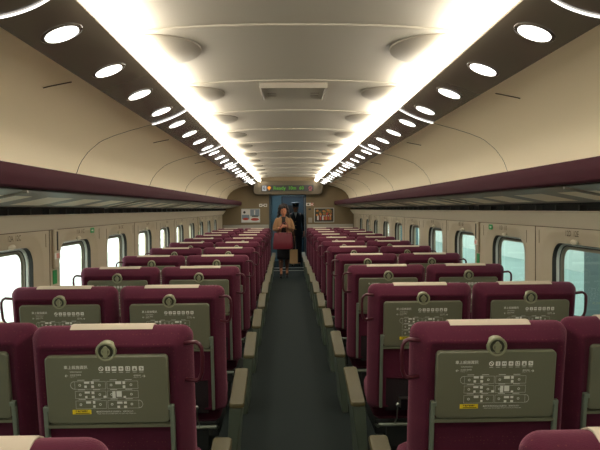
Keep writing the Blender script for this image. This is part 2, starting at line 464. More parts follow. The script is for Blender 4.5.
    # windows
    for wi, yc in enumerate(WIN_Y):
        num = wi+1+(0 if s < 0 else len(WIN_Y))
        w = S(empty('window_%d' % num, (1.58*s, yc, ZC)))
        fr = MB(); mk = lambda d, x: [((x-1.58)*s, p[0], p[1]) for p in loopify(HW-d, HH-d, .12-d)]
        fr.loft([mk(0, 1.612), mk(.004, 1.622), mk(.006, 1.636), mk(.012, 1.640), mk(.014, 1.652), mk(.02, 1.656), mk(.022, 1.668), mk(.04, 1.672)],
                cap0=False, cap1=False, mats=[0, 0, 1, 1, 0, 2, 2, 0])
        fr.build('window_frame', [M['gasket'], M['alu'], M['alu2']], w, smooth='auto', recalc=False)
        g = MB(); l = mk(.03, 1.675); g.v = l; g.f = [tuple(range(len(l)))]; g.m = [0]
        g.build('pane', M['glass'], w, recalc=False)
        kn = MB().ellipsoid((.012*s, 0, .312), (.014, .042, .017), 12, 8)
        kn.build('blind_knob', M['band'], w, smooth=True)

# seat numbers above the windows
def place_text(mb, txt, size, s, y, z, x, mat_i=0, bold=.012, aspect=1.):
    v, f = text_mb(txt, size, aspect=aspect, bold=bold)
    if s < 0: vs = [(-x, y+p[0], z+p[1]) for p in v]          # reads left to right looking at -x
    else: vs = [(x, y-p[0], z+p[1]) for p in v]
    mb.add(vs, f, mat_i)
for s, side in ((-1, 'left'), (1, 'right')):
    for wi, yc in enumerate(WIN_Y):
        if wi < 3: continue
        row = 13-(wi-3)
        if row < 1: continue
        t = MB(); txt = ('%dA  %dC' if s < 0 else '%dD  %dE') % (row, row)
        place_text(t, txt, .046, s, yc, 1.335, 1.578, bold=.008, aspect=1.0)
        o = t.build('seat_number_sign', M['grey_label'], recalc=False)
        n_ = wi-3
        tag(o, 'small dark seat numbers printed above the %s visible window of the %s wall' % ('nearest' if n_ == 1 else ORD[max(n_-1, 0)] if n_ > 0 else 'partly cropped', side), 'sign', 'seat number prints')
    # green stickers
    for nm, (ya, yb, za, zb2, xx), lab in (
        ('exit_sticker', (5.02, 5.12, 1.315, 1.355, 1.579), 'small green sticker beside the seat numbers on the %s wall'),
        ('exit_sticker', (4.46, 4.54, 1.13, 1.175, 1.672), 'small green sticker on the glass of the %s side window'),
        ('exit_sticker', (5.05, 5.25, 1.418, 1.442, 0), 'small green sticker on the grey band above the %s windows')):
        b = MB()
        if xx:
            l = rrect((yb-ya)/2, (zb2-za)/2, .012, 3)
            b.loft([[((xx)*s, (ya+yb)/2+p[0], (za+zb2)/2+p[1]) for p in l], [((xx-.0015)*s, (ya+yb)/2+p[0], (za+zb2)/2+p[1]) for p in l]])
            cy, cz = (ya+yb)/2, (za+zb2)/2
            b.add([((xx-.002)*s, cy-.025, cz-.003), ((xx-.002)*s, cy+.008, cz-.003), ((xx-.002)*s, cy+.008, cz+.003), ((xx-.002)*s, cy-.025, cz+.003)], [(0, 1, 2, 3)], 1)
            b.add([((xx-.002)*s, cy+.006, cz-.012), ((xx-.002)*s, cy+.024, cz), ((xx-.002)*s, cy+.006, cz+.012)], [(0, 1, 2)], 1)
        else:
            f = lambda z: 1.49+(1.480-z)/(1.480-1.382)*.065-.001
            b.add([(f(za)*s, ya, za), (f(za)*s, yb, za), (f(zb2)*s, yb, zb2), (f(zb2)*s, ya, zb2)], [(0, 1, 2, 3)], 0)
            cy = (ya+yb)/2
            b.add([((f(za)-.001)*s, cy-.05, 1.426), ((f(za)-.001)*s, cy+.05, 1.426), ((f(zb2)-.001)*s, cy+.05, 1.434), ((f(zb2)-.001)*s, cy-.05, 1.434)], [(0, 1, 2, 3)], 1)
        o = b.build(nm, [M['green'], M['white']], recalc=False); tag(o, lab % side, 'sticker', 'green exit stickers')
    # emergency hammer holders on the pillars
    for qn, y in enumerate(((4.24, 11.2) if s < 0 else (5.40, 12.36))):
        h = empty('hammer_holder', (1.58*s, y, 1.1))
        X = lambda a, b: (min(-a*s, -b*s), max(-a*s, -b*s))
        a, b = X(0, .022)
        MB().box(a, b, -.05, .03, .01, .27).build('housing', M['wall'], h, bevel=.01)
        a, b = X(.022, .026)
        MB().box(a, b, -.012, .006, .13, .255).build('slot', M['gasket'], h)
        MB().box(a, b, -.06, .045, .075, .115).build('warning_label', M['white'], h, bevel=.002)
        a, b = X(.026, .028)
        MB().box(a, b, -.03, .012, .08, .112).build('pink_label', M['pink'], h)
        a, b = X(.0, .004)
        MB().box(a, b, -.035, .035, -.09, .0).build('green_label', M['green'], h)
        tag(h, 'beige emergency hammer holder on the %s wall pillar %s' % (side, 'nearest the camera' if qn == 0 else 'nearer the far end'), 'hammer holder', 'emergency hammer holders')

# downlights and lit seams in the dark panels
nrm = Vector((-.09, 0, -.22)).normalized()   # for right side (mirrored for left)
for s, side in ((-1, 'left'), (1, 'right')):
    ax = Vector((-.3785*s, 0, -.9256))           # outward-facing normal of the panel underside
    ac = Vector((.9256*s, 0, -.3785))
    y = 2.22-.58*5; n_ = 0; proto = None
    while y < Y1-.3:
        base = Vector((.815*s, y, 2.096))
        if proto is None:
            e = empty('downlight', base)
            b = MB(); lo = []
            for r, h in ((.074, 0.001), (.072, .004), (.064, .004), (.057, .003)):
                lo.append([ax*h+ac*r*math.cos(2*PI*q/28)+Vector((0, 1, 0))*r*math.sin(2*PI*q/28) for q in range(28)])
            b.loft(lo, cap0=False, cap1=False).build('reflection_ring', M['gloss_ring'], e, smooth=True)  # ring imitating reflections beside the lens, not a separate lamp part
            b = MB(); lo = []
            for r, h in ((.059, 0.0025), (.058, .006), (.042, .008)):
                lo.append([ax*h+ac*r*math.cos(2*PI*q/28)+Vector((0, 1, 0))*r*math.sin(2*PI*q/28) for q in range(28)])
            b.loft(lo, cap0=False).build('lens', M['spot'], e)
            proto = e
        else:
            e = proto.copy(); COL.objects.link(e); e.location = base
            for ch in proto.children:
                d = ch.copy(); COL.objects.link(d); d.parent = e
        vis = y > 1.9
        idx = int(round((y-2.22)/.58))
        if vis: lab = 'round white downlight in the %s dark panel, %s from the camera' % (side, ORD[idx])
        else: lab = 'round white downlight in the %s dark panel, %s overhead beyond the top edge' % (side, ORD[-idx-1])
        tag(e, lab, 'downlight', 'round downlights in the dark ceiling panels')
        y += .58
    y = 1.90-2.32; n_ = 0
    while y < Y1-.3:
        b = MB(); W_ = .007
        pa, pb = Vector((.702*s, 0, 2.1405)), Vector((.924*s, 0, 2.0498))
        lo1 = []; 
        for q in range(13):
            t = q/12; p0 = pa.lerp(pb, t)+ax*.001; bow = .045*(1-(2*t-1)**2)
            lo1.append([(p0.x, y+bow-W_, p0.z), (p0.x+ax.x*.004, y+bow, p0.z+ax.z*.004), (p0.x, y+bow+W_, p0.z)])
        b.loft(lo1); o = b.build('lit_seam', M['arc'])
        tag(o, 'thin curved lit seam across the %s dark lamp panel, %s' % (side, ('%s from the camera' % ORD[n_-1]) if n_ else 'overhead beyond the picture'), 'light seam', 'curved lit seams between lamp panels')
        y += 2.32; n_ += 1

# ------------------------------------------------------------------ end wall
ew = MB()
ew.box(-1.68, -.43, Y1, Y1+.1, 0, 2.35).box(.41, 1.68, Y1, Y1+.1, 0, 2.35).box(-.43, .41, Y1, Y1+.1, 1.83, 2.35)
S(ew.build('wall_far', M['end']))
S(MB().box(-1.7, 1.7, Y0-.1, Y0, 0, 2.4).build('wall_back', M['end']))  # added unseen wall to enclose the light; the car runs on behind
dw = MB()
for s in (-1, 1):
    a = (-1.56, -.47) if s < 0 else (.45, 1.56)
    dw.box(a[0], a[1], Y1-.05, Y1, 0, 1.12)
S(dw.build('baseboard_far', M['dado'], bevel=.01))
dr = S(empty('door_1', (-.01, Y1, 0)))
fr = MB().box(-.445, -.41, -.03, .12, 0, 1.85).box(.41, .445, -.03, .12, 0, 1.85).box(-.445, .445, -.03, .12, 1.82, 1.86)
fr.build('door_frame', M['teal_dark'], dr, bevel=.006)
MB().box(-.41, .41, -.02, .12, 0, .006).build('threshold', M['alu2'], dr)
MB().box(.395, .40, -.034, -.024, 0.05, 1.75).build('door_seal', M['steel'], dr)
# rounded trapezoid sign housing
hz = empty('display_housing', (0, Y1-.004, 1.83))
l = rrect(.83, .165, .10, 6, 0, .165)
l2 = rrect(.81, .150, .09, 6, 0, .165)
MB().loft([[(x, 0, z) for x, z in l], [(x, -.22, z) for x, z in l], [(x, -.24, z) for x, z in l2]]).build('housing', M['house'], hz, smooth='auto')
tag(hz, 'tan rounded housing above the end door carrying the message display', 'sign housing')
ds = empty('message_display', (-.01, Y1-.246, 1.985))
MB().box(-.615, .615, -.012, 0, -.072, .072).build('screen', M['black'], ds, bevel=.004)
def flat_text(txt, size, x, z, y, name, mm, parent, asp=1., bold=0.):
    v, f = text_mb(txt, size, aspect=asp, bold=bold)
    b = MB(); b.add([(x+p[0], y, z+p[1]) for p in v], f); return b.build(name, mm, parent, recalc=False)
flat_text('Ready', .115, -.19, 0, -.0135, 'led_text', M['led'], ds, 1.05, .01)
flat_text('10m', .115, .11, 0, -.0135, 'led_text', M['led'], ds, .95, .01)
flat_text('60', .115, .33, 0, -.0135, 'led_text', M['led'], ds, .95, .01)
b = MB().box(-.60, -.50, -.0145, -.0125, -.062, .062); b.build('car_number_plate', M['led_w'], ds)
flat_text('6', .11, -.55, 0, -.0155, 'car_number', M['black_ink'], ds, 1, .02)
b = MB(); b.loft([[(-.435+.04*math.cos(2*PI*q/16), yy, .012+.036*math.sin(2*PI*q/16)) for q in range(16)] for yy in (-.0125, -.0145)]); b.box(-.445, -.425, -.0145, -.0125, -.05, -.02)
b.build('orange_symbol', M['led_or'], ds)
b = MB(); b.ring((.54, -.0135, .0), .036, .007, (0, 1, 0)); b.tube([(.515, -.0135, .026), (.565, -.0135, -.026)], .006, 6); b.box(.50, .575, -.0138, -.0128, -.062, -.046)
b.build('no_smoking_symbol', M['led_r'], ds)
tag(ds, 'black dot-matrix message display with green text above the end door', 'display')
# small signs and switches on the end wall
def plate(name, x, z, w, h, mm, lab, cat, extra=None):
    e = empty(name, (x, Y1, z)); MB().box(-w/2, w/2, -.012, 0, -h/2, h/2).build('plate', mm, e, bevel=.004)
    if extra: extra(e)
    tag(e, lab, cat)
def ex1(e):
    MB().ring((0, -.014, 0), .028, .006, (0, 1, 0), m=0).build('symbol', M['black_ink'], e)
    MB().box(.045, .08, -.0135, -.0125, -.02, .02).build('symbol', M['grey_label'], e); MB().box(-.08, -.045, -.0135, -.0125, -.012, .012).build('symbol', M['grey_label'], e)
def ex2(e):
    MB().ring((.055, -.014, 0), .026, .008, (0, 1, 0)).build('symbol', M['red'], e)
    MB().box(-.06, -.01, -.0135, -.0125, -.018, .018).build('symbol', M['grey_label'], e)
plate('notice_sign', -.60, 1.585, .19, .07, M['white'], 'small white notice sign left of the end door above the red-and-white poster', 'sign', ex1)
plate('notice_sign', .52, 1.60, .18, .07, M['white'], 'small white sign with a red circle, right of the end door', 'sign', ex2)
plate('sensor_switch', .52, 1.485, .06, .035, M['black'], 'tiny dark sensor right of the end door under the red circle sign', 'switch')
def ex3(e): MB().box(-.018, .018, -.018, -.012, -.03, .03).build('rocker', M['dado'], e, bevel=.003)
plate('wall_switch', .53, 1.22, .09, .12, M['dado'], 'square grey wall switch beside the right edge of the end door', 'switch', ex3)
def ex4(e): MB().box(-.05, .05, -.0135, -.0125, -.006, .006).build('symbol', M['grey_label'], e)
plate('wall_socket_plate', .53, 1.05, .11, .05, M['white'], 'low white plate under the wall switch right of the end door', 'plate', ex4)
# posters
def poster(x0, x1, z0, z1, kind, lab):
    e = empty('framed_poster', ((x0+x1)/2, Y1, (z0+z1)/2)); hw, hh = (x1-x0)/2, (z1-z0)/2
    f = MB().box(-hw-.015, hw+.015, -.02, 0, hh, hh+.015).box(-hw-.015, hw+.015, -.02, 0, -hh-.015, -hh).box(-hw-.015, -hw, -.02, 0, -hh, hh).box(hw, hw+.015, -.02, 0, -hh, hh)
    f.build('poster_frame', M['alu'], e)
    b = MB(); y = -.008
    cols = []
    def q(xa, xb, za, zb, mi, yy): b.add([(xa, yy, za), (xb, yy, za), (xb, yy, zb), (xa, yy, zb)], [(0, 1, 2, 3)], mi)
    def blob(cx, cz, rx, rz, mi, yy): b.add([(cx+rx*math.cos(2*PI*t/12), yy, cz+rz*math.sin(2*PI*t/12)) for t in range(12)], [tuple(range(12))], mi)
    if kind == 0:
        mats = [M['p_white'], M['p_blue'], M['p_red'], M['p_dark']]
        q(-hw, hw, -hh, hh, 0, y); q(-.02, hw, -.02, hh, 1, y-.001); q(-hw, -.03, -.09, .02, 1, y-.001)
        blob(-.12, -.08, .075, .03, 2, y-.002); blob(.10, -.09, .10, .035, 2, y-.002); q(.03, .18, -.03, .0, 3, y-.002); q(-.02, -.01, -hh, hh, 0, y-.003)
        blob(-.15, .08, .03, .03, 3, y-.002); q(.08, .11, .02, .13, 0, y-.002)
    else:
        mats = [M['p_dark'], M['p_leaf'], M['p_red'], M['p_white'], M['p_olive']]
        q(-hw, hw, -hh, hh, 0, y); rr = random.Random(3)
        for t in range(26): blob(rr.uniform(-hw+.03, hw-.03), rr.uniform(0, hh-.03), .03, .025, rr.choice([1, 4, 4, 1, 2]), y-.001-.0002*t)
        for xx, mi in ((-.15, 3), (-.09, 2), (-.03, 3), (.0, 2), (.05, 1), (.10, 2), (.15, 1)):
            blob(xx, -.02, .012, .014, 3, y-.008); q(xx-.02, xx+.02, -.12, -.03, mi, y-.0085)
    b.build('picture', mats, e, recalc=False)
    tag(e, lab, 'poster')
M['p_white'] = mat('poster_white', rgb(206, 204, 198), .4); M['p_blue'] = mat('poster_blue', rgb(120, 134, 146), .4)
M['p_red'] = mat('poster_red', rgb(176, 62, 42), .4); M['p_dark'] = mat('poster_dark', rgb(52, 48, 36), .4)
M['p_leaf'] = mat('poster_orange', rgb(190, 120, 52), .4); M['p_olive'] = mat('poster_olive', rgb(110, 104, 50), .4)
poster(-1.11, -.69, 1.19, 1.49, 0, 'framed pale poster with red shapes on the end wall left of the door')
poster(.64, 1.09, 1.18, 1.50, 1, 'framed dark autumn-coloured poster on the end wall right of the door')

# vestibule beyond the door
vb = MB()
vb.box(-1.25, -1.2, Y1+.1, 18.6, 0, 2.15).box(1.2, 1.25, Y1+.1, 18.6, 0, 2.15).box(-1.25, -.16, 18.4, 18.5, 0, 2.15).box(.46, 1.25, 18.4, 18.5, 0, 2.15).box(-.16, .46, 18.4, 18.5, 1.84, 2.15)
vb.box(-.85, -.40, Y1+.55, Y1+.62, 0, 2.15)
S(vb.build('wall_vestibule', M['teal']))
S(MB().box(-1.25, 1.25, Y1+.1, 18.6, 2.15, 2.2).build('ceiling', M['teal']))
d2 = S(empty('door_2', (.15, 18.4, 0)))
MB().box(-.31, .31, .04, .08, 0, 1.84).build('door_leaf', M['teal_dark'], d2)
MB().box(-.33, -.30, -.03, .03, 0, 1.86).box(.30, .33, -.03, .03, 0, 1.86).box(-.33, .33, -.03, .03, 1.83, 1.86).build('door_frame', M['black'], d2)
MB().box(-.16, .16, .030, .04, .95, 1.6).build('door_window', M['black'], d2, bevel=.01)
o = MB().box(-.15, .45, 17.1, 17.3, 2.13, 2.15).build('ceiling_lamp', M['vest_lamp']); tag(o, 'small cool ceiling lamp in the vestibule beyond the end door', 'ceiling lamp')
S(MB().box(-.42, .40, Y1+.72, Y1+.80, 0, .008).build('trim_60', M['alu']))

# ------------------------------------------------------------------ seats
TH = math.radians(8)
BM = Matrix.Translation((0, .105, .36)) @ Matrix.Rotation(TH, 4, 'X')
BL = .711
def tz(z): return (z-.36)/math.cos(TH)       # height above the floor -> distance up the back
seat_meshes = {}
def seat_parts():
    """all shared seat meshes, built once, facing +Y, in seat coordinates"""
    P = {}
    def keep(key, name, mb, mats, **k):
        o = mb.build(name, mats, None, **k); P[key] = (name, o.data, [(m.type, m.width, m.segments) if m.type == 'BEVEL' else (m.type, m.levels, 0) for m in o.modifiers])
        COL.objects.unlink(o); bpy.data.objects.remove(o)
    # backrest: soft padded shell with chamfered rear rim and recessed centre
    def lp(ins, d, r, dt=0): return [(x, d, t) for x, t in rrect(.283-ins, BL/2-ins*.9, max(.012, r), 7, 0, BL/2+dt, .284-ins)]
    b = MB()
    b.loft([lp(.060, .006, .012), lp(.054, .000, .016), lp(.046, .000, .018), lp(.040, .004, .020), lp(.010, .060, .034), lp(.003, .075, .038), lp(0, .090, .040), lp(.0, .105, .040),
            lp(.004, .118, .040), lp(.014, .138, .04), lp(.03, .152, .04), lp(.055, .150, .03), lp(.09, .136, .03)])
    keep('back', 'backrest', b.xf(BM), M['fabric'], smooth=True)
    # headrest cover cloth
    prof = [(.070, BL-.004), (.076, BL-.0005), (.084, BL+.0025), (.092, BL+.0045), (.10, BL+.0055), (.122, BL+.001), (.142, BL-.012), (.157, BL-.03), (.157, BL-.2), (.15, BL-.24)]
    def inn(i):
        return (prof[i][0]+(.002 if i < 1 else -.002 if i > 5 else 0), prof[i][1]-.004)
    b = MB(); poly = prof+[inn(i) for i in range(len(prof)-1, -1, -1)]
    b.loft([[(-.145, d, t) for d, t in poly], [(.145, d, t) for d, t in poly]])
    keep('cover', 'headrest_cover', b.xf(BM), M['cloth'], smooth='auto')
    # fold-down tray panel
    zc, hh = tz(.871), .123
    b = MB(); o1 = rrect(.210, hh, .016, 5, 0, zc); o2 = rrect(.206, hh-.004, .013, 5, 0, zc)
    b.loft([[(x, .012, t) for x, t in o1], [(x, -.010, t) for x, t in o1], [(x, -.0135, t) for x, t in o2]])
    b.box(-.212, .212, -.016, .010, zc-hh-.014, zc-hh-.004)
    keep('tray', 'tray_table', b.xf(BM), M['panel'], smooth='auto')
    for sx in (-1, 1):
        b = MB(); x = .2185*sx
        b.box(x-.0075, x+.0075, -.014, .006, tz(.40), tz(.81)); b.box(x-.0075-(.006 if sx > 0 else 0), x+.0075+(.006 if sx < 0 else 0), -.015, .004, tz(.795), tz(.812))
        keep('arm%d' % sx, 'tray_arm', b.xf(BM), M['panel_edge'], bevel=.003)
    # latch
    zl = tz(1.008)
    b = MB(); b.ring((0, -.010, zl), .0300, .0052, (0, 1, 0), 28, 8); b.disc((0, -.008, zl), .034, (0, 1, 0), .022, 28)
    b.box(-.036, .036, -.013, .01, zl-.030, zl-.018)
    keep('ring', 'latch_ring', b.xf(BM), M['ring'], smooth='auto')
    b = MB(); b.disc((0, -.0115, zl), .0255, (0, 1, 0), .004, 24, 0)
    l = rrect(.007, .020, .0065, 4, 0, zl); b.loft([[(x, -.011, t) for x, t in l], [(x, -.019, t) for x, t in l]], m=1)
    b.ring((0, -.0125, zl), .013, .003, (0, 1, 0), 18, 5, 1)
    keep('latch', 'tray_latch', b.xf(BM), [M['ring_dark'], M['ring']], smooth='auto')
    # printed diagram
    b = MB(); yv = -.0142; K = .21/61.
    def U(cx, cy): return ((60+cx/6-109)*K, zc+hh-(340+cy/6-355)*K*1.02)
    def rect(x0, y0, x1, y1, mi=0, yy=yv):
        a = U(x0, y0); c_ = U(x1, y1); b.add([(a[0], yy, c_[1]), (c_[0], yy, c_[1]), (c_[0], yy, a[1]), (a[0], yy, a[1])], [(0, 1, 2, 3)], mi)
    def txt(t, size, cx, cy, align='CENTER', asp=1., bold=0, yy=yv, mi=0):
        v, f = text_mb(t, size, align, asp, bold); u = U(cx, cy); b.add([(u[0]+p[0], yy, u[1]+p[1]) for p in v], f, mi)
    txt('車上設施資訊', .0135, 112, 157, bold=.01); txt('Information', .0085, 112, 183)
    txt('←', .014, 55, 207, bold=.02); txt('自由座 標準車', .0062, 75, 203, 'LEFT'); txt('Cars 5 - 1', .0058, 75, 213, 'LEFT')
    txt('→', .014, 515, 214, bold=.02); txt('標準車廂', .0062, 497, 210, 'RIGHT'); txt('Cars 7 - 12', .0058, 500, 220, 'RIGHT')
    for i, cx in enumerate((262, 302, 340, 381, 422, 462, 502)):
        u = U(cx, 166)
        if i == 0:
            b.ring((u[0], yv, u[1]), .0072, .0014, (0, 1, 0), 16, 4); b.tube([(u[0]-.005, yv, u[1]+.005), (u[0]+.005, yv, u[1]-.005)], .0011, 4)
        else:
            l = rrect(.0082, .0082, .0018, 2, u[0], u[1]); b.add([(x, yv, t) for x, t in l], [tuple(range(len(l)))], 0)
            dk = -.0146
            def r2(x0, y0, x1, y1): b.add([(u[0]+x0, dk, u[1]+y0), (u[0]+x1, dk, u[1]+y0), (u[0]+x1, dk, u[1]+y1), (u[0]+x0, dk, u[1]+y1)], [(0, 1, 2, 3)], 1)
            if i == 1: r2(-.0015, -.006, .0015, .003); r2(-.0015, .004, .0015, .006)
            elif i == 2: r2(-.0055, -.002, -.001, .003); r2(.001, -.002, .0055, .003)
            elif i == 3: r2(-.005, -.001, .005, .001); r2(-.001, -.005, .001, .005)
            elif i == 4: r2(-.005, -.005, -.003, .005); r2(-.001, -.005, .005, -.002); r2(.001, 0, .005, .005)
            elif i == 5: r2(-.004, -.006, .004, -.001); r2(-.002, 0, .002, .003)
            else: r2(-.001, -.005, .001, .005); r2(.001, -.002, .005, 0); r2(-.005, .001, -.002, .003)
        rect(cx-12, 187, cx+12, 189.5)
    lw = 1.3
    for ri, (ya, yb) in enumerate(((243, 290), (303, 348), (363, 412))):
        for xa, xb in ((100, 284), (292, 478)):
            rect(xa, ya, xb, ya+lw); rect(xa, yb, xb, yb+lw); rect(xa, ya, xa+lw, yb); rect(xb-lw, ya, xb, yb)
            rect(xa+18, ya-10, xa+60, ya-7); rect(xa+108, ya-10, xa+150, ya-7)
        for cx in (130, 247, 317, 436):
            u = U(cx, (ya+yb)/2); b.ring((u[0], yv, u[1]), .0035, .0009, (0, 1, 0), 12, 4)
        sq = {0: [(157, 0, 188, 14), (198, -2, 215, 16), (198, 25, 215, 41), (157, 25, 172, 40), (343, 2, 378, 19), (386, 2, 402, 19), (386, 27, 402, 44)],
              1: [(157, 3, 188, 15), (198, 3, 215, 19), (198, 30, 215, 44), (158, 30, 172, 44), (322, 3, 341, 45), (347, 3, 378, 38), (388, 33, 403, 46), (268, 30, 286, 43)],
              2: [(162, 4, 191, 18), (203, 2, 217, 20), (203, 30, 217, 44), (348, 8, 380, 22), (388, 8, 406, 22), (388, 34, 406, 48), (348, 34, 364, 48)]}[ri]
        for x0, y0, x1, y1 in sq: rect(x0, ya+y0, x1, ya+y1)
    pth = [U(100, 243), U(86, 246), U(77, 256), U(75, 266), U(78, 278), U(88, 288), U(100, 290)]
    b.tube([(x, yv, t) for x, t in pth], .0005, 4)
    pth = [U(478, 363), U(490, 366), U(500, 378), U(502, 390), U(498, 402), U(490, 409), U(478, 412)]
    b.tube([(x, yv, t) for x, t in pth], .0005, 4)
    txt('●請將椅背餐桌收妥以維護安全，謝謝您的合作', .0068, 220, 434, 'LEFT', asp=.9); txt('Please stow the tray table when it is not in use. Thank you', .0056, 226, 446, 'LEFT')
    keep('print', 'printed_diagram', b.xf(BM), [M['print'], M['panel']], recalc=False)
    b = MB(); a = U(78, 420); c_ = U(190, 447); b.box(a[0], c_[0], -.0150, -.0130, c_[1], a[1])
    v, f = text_mb('緊急按鈕請按', .0072, 'LEFT', 1., .02); u = U(96, 429); b.add([(u[0]+p[0], -.0156, u[1]+p[1]) for p in v], f, 1)
    a = U(96, 436); c_ = U(180, 443); b.add([(a[0], -.0156, c_[1]), (c_[0], -.0156, c_[1]), (c_[0], -.0156, c_[1]+.0025), (a[0], -.0156, c_[1]+.0025)], [(0, 1, 2, 3)], 1)
    keep('label', 'warning_label', b.xf(BM), [M['yellow'], M['black_ink']], recalc=False)
    # net pocket
    b = MB(); lo = []
    for t, d in ((tz(.375), .004), (tz(.39), -.008), (tz(.46), -.016), (tz(.53), -.014), (tz(.565), -.010)):
        lo.append([(x, d*(1-(x/.20)**4)+.004, t) for x in [-.19+.38*i/12 for i in range(13)]]+[(x, .012, t) for x in (.19, -.19)])
    b.loft(lo); keep('net', 'magazine_net', b.xf(BM), M['net'], smooth='auto')
    b = MB(); b.tube([(x, -.008*(1-(x/.20)**4)-.002, tz(.568)) for x in [-.19+.38*i/12 for i in range(13)]], .0035, 6)
    keep('hem', 'net_hem', b.xf(BM), M['lip'], smooth=True)
    # cushion
    b = MB(); lo = []
    for ins, z in ((.03, .29), (.006, .31), (0, .35), (0, .41), (.01, .435), (.035, .452), (.08, .458)):
        lo.append([(x, y+.445, z+(-.012*(y/.24) if z > .4 else 0)) for x, y in rrect(.245-ins, .24-ins, max(.02, .05-ins), 5)])
    b.loft(lo); keep('cushion', 'seat_cushion', b, M['fabric'], smooth='auto')
    # base frame and pedestal
    b = MB(); b.box(-.23, .23, .235, .66, .20, .29); b.box(-.17, .17, .30, .60, .0, .2); b.box(-.2, .2, .25, .64, 0, .02)
    keep('base', 'seat_base', b, M['dark_metal'], bevel=.008)
    # footrest at the rear
    b = MB(); b.tube([(-.235, .06, .315), (.235, .06, .315)], .009, 8)
    for x in (-.225, .225): b.tube([(x, .06, .315), (x, .16, .27), (x, .26, .25)], .008, 6)
    keep('foot', 'footrest_bar', b, M['panel_edge'], smooth='auto')
    b = MB(); b.add([(-.19, .075, .30), (.19, .075, .30), (.19, .10, .18), (-.19, .10, .18), (-.19, .09, .30), (.19, .09, .30), (.19, .115, .18), (-.19, .115, .18)],
          [(0, 1, 2, 3), (7, 6, 5, 4), (0, 4, 5, 1), (1, 5, 6, 2), (2, 6, 7, 3), (3, 7, 4, 0)])
    keep('pedal', 'footrest_pedal', b, M['dark_metal'], bevel=.004)
    # per-side parts: s=+1 puts them on the +x side
    for s in (-1, 1):
        # grab handle: U-shaped loop standing out sideways from the top corner
        z1, z0, d = tz(1.020), tz(.880), .040
        pts = [(.255, d, z1-.004), (.300, d, z1+.001), (.313, d-.002, z1-.006), (.321, d-.004, z1-.02), (.323, d-.004, z1-.05), (.320, d-.004, z0+.03), (.312, d-.002, z0+.008), (.300, d, z0), (.255, d, z0+.006)]
        b = MB(); b.tube([(x*s, dd, t) for x, dd, t in pts], .0075, 8)
        keep('handle%d' % s, 'grab_handle', b.xf(BM), M['handle'], smooth=True)
        # aisle console: tapered box to the floor with a sloping olive pad
        b = MB()
        def ring_(z0_, z1_, xo, xi, g=0): return [(xi*s, .085-g, z0_), (xo*s, .085-g, z0_), (xo*s, .525+g, z1_), (xi*s, .525+g, z1_)]
        b.loft([ring_(0, 0, .330, .287), ring_(.10, .10, .335, .287), ring_(.395, .48, .374, .302), ring_(.408, .493, .374, .302)])
        keep('console%d' % s, 'armrest_console', b, M['console'], bevel=.008)
        b = MB()
        def rg(dz, ins):
            out = []
            for x, y in rrect(.041-ins, .225-ins, .014, 4):
                f = (y+.225)/.45; out.append(((.3435+x)*s, .300+y, .410+.088*f+.010*math.sin(PI*min(1, max(0, f)))+dz))
            return out
        b.loft([rg(0, .003), rg(.004, 0), rg(.016, 0), rg(.022, .004)])
        keep('pad%d' % s, 'armrest_pad', b, M['armtop'], smooth='auto')
        # wall-side / centre armrest (thin)
        b = MB(); b.loft([[(x*s+.272*s, .44+y, z) for x, y in rrect(.012, .17 if k_ else .15, .010, 3)] for k_, z in ((0, .44), (1, .455), (1, .505), (0, .515))])
        b.box(*(sorted((.264*s, .280*s))), .33, .46, .22, .45)
        keep('thin%d' % s, 'armrest', b, M['armtop'], bevel=.003)
        # recliner knob and rod at the foot of the back
        b = MB(); b.tube([(.135*s, -.02+.055, .43), (.140*s, .03, .36), (.150*s, .06, .315)], .004, 6); b.ellipsoid((.135*s, .03, .432), (.010, .010, .012), 10, 8)
        b.box(*(sorted((.120*s, .127*s))), .02, .05, .42, .47); b.box(*(sorted((.070*s, .125*s))), .015, .05, .465, .471)
        keep('knob%d' % s, 'footrest_lever', b, M['steel'], smooth='auto')
    return P
SP = seat_parts()
def inst(key, parent):
    name, me, mods = SP[key]
    o = bpy.data.objects.new(name, me); COL.objects.link(o); o.parent = parent
    for t, w, sg in mods:
        m_ = o.modifiers.new('m', t)
        if t == 'BEVEL': m_.width = w; m_.segments = sg; m_.limit_method = 'ANGLE'; m_.angle_limit = .6
    return o
def make_seat(name, side, aisle):
    """side -1 left of the aisle, +1 right; aisle True for the aisle seat"""
    e = empty(name)
    hs_ = (-side if aisle else side)
    inst('back', e); inst('cover', e)
    tr = inst('tray', e)
    pr = inst('print', tr); lb = inst('label', tr); lb['label'] = 'yellow warning label'
    inst('arm-1', e); inst('arm1', e)
    rg_ = inst('ring', e); inst('latch', rg_)
    nt_ = inst('net', e); inst('hem', nt_)
    inst('cushion', e); inst('base', e); inst('foot', e); inst('pedal', e)
    inst('handle%d' % hs_, e)
    if aisle:
        cn = inst('console%d' % hs_, e); inst('pad%d' % hs_, cn); inst('thin%d' % -hs_, e); inst('knob%d' % hs_, e)
    else:
        inst('thin%d' % hs_, e)
    return e
def copy_tree(o, parent=None):
    c_ = o.copy(); COL.objects.link(c_); c_.parent = parent
    for ch in list(o.children): copy_tree(ch, c_)
    return c_
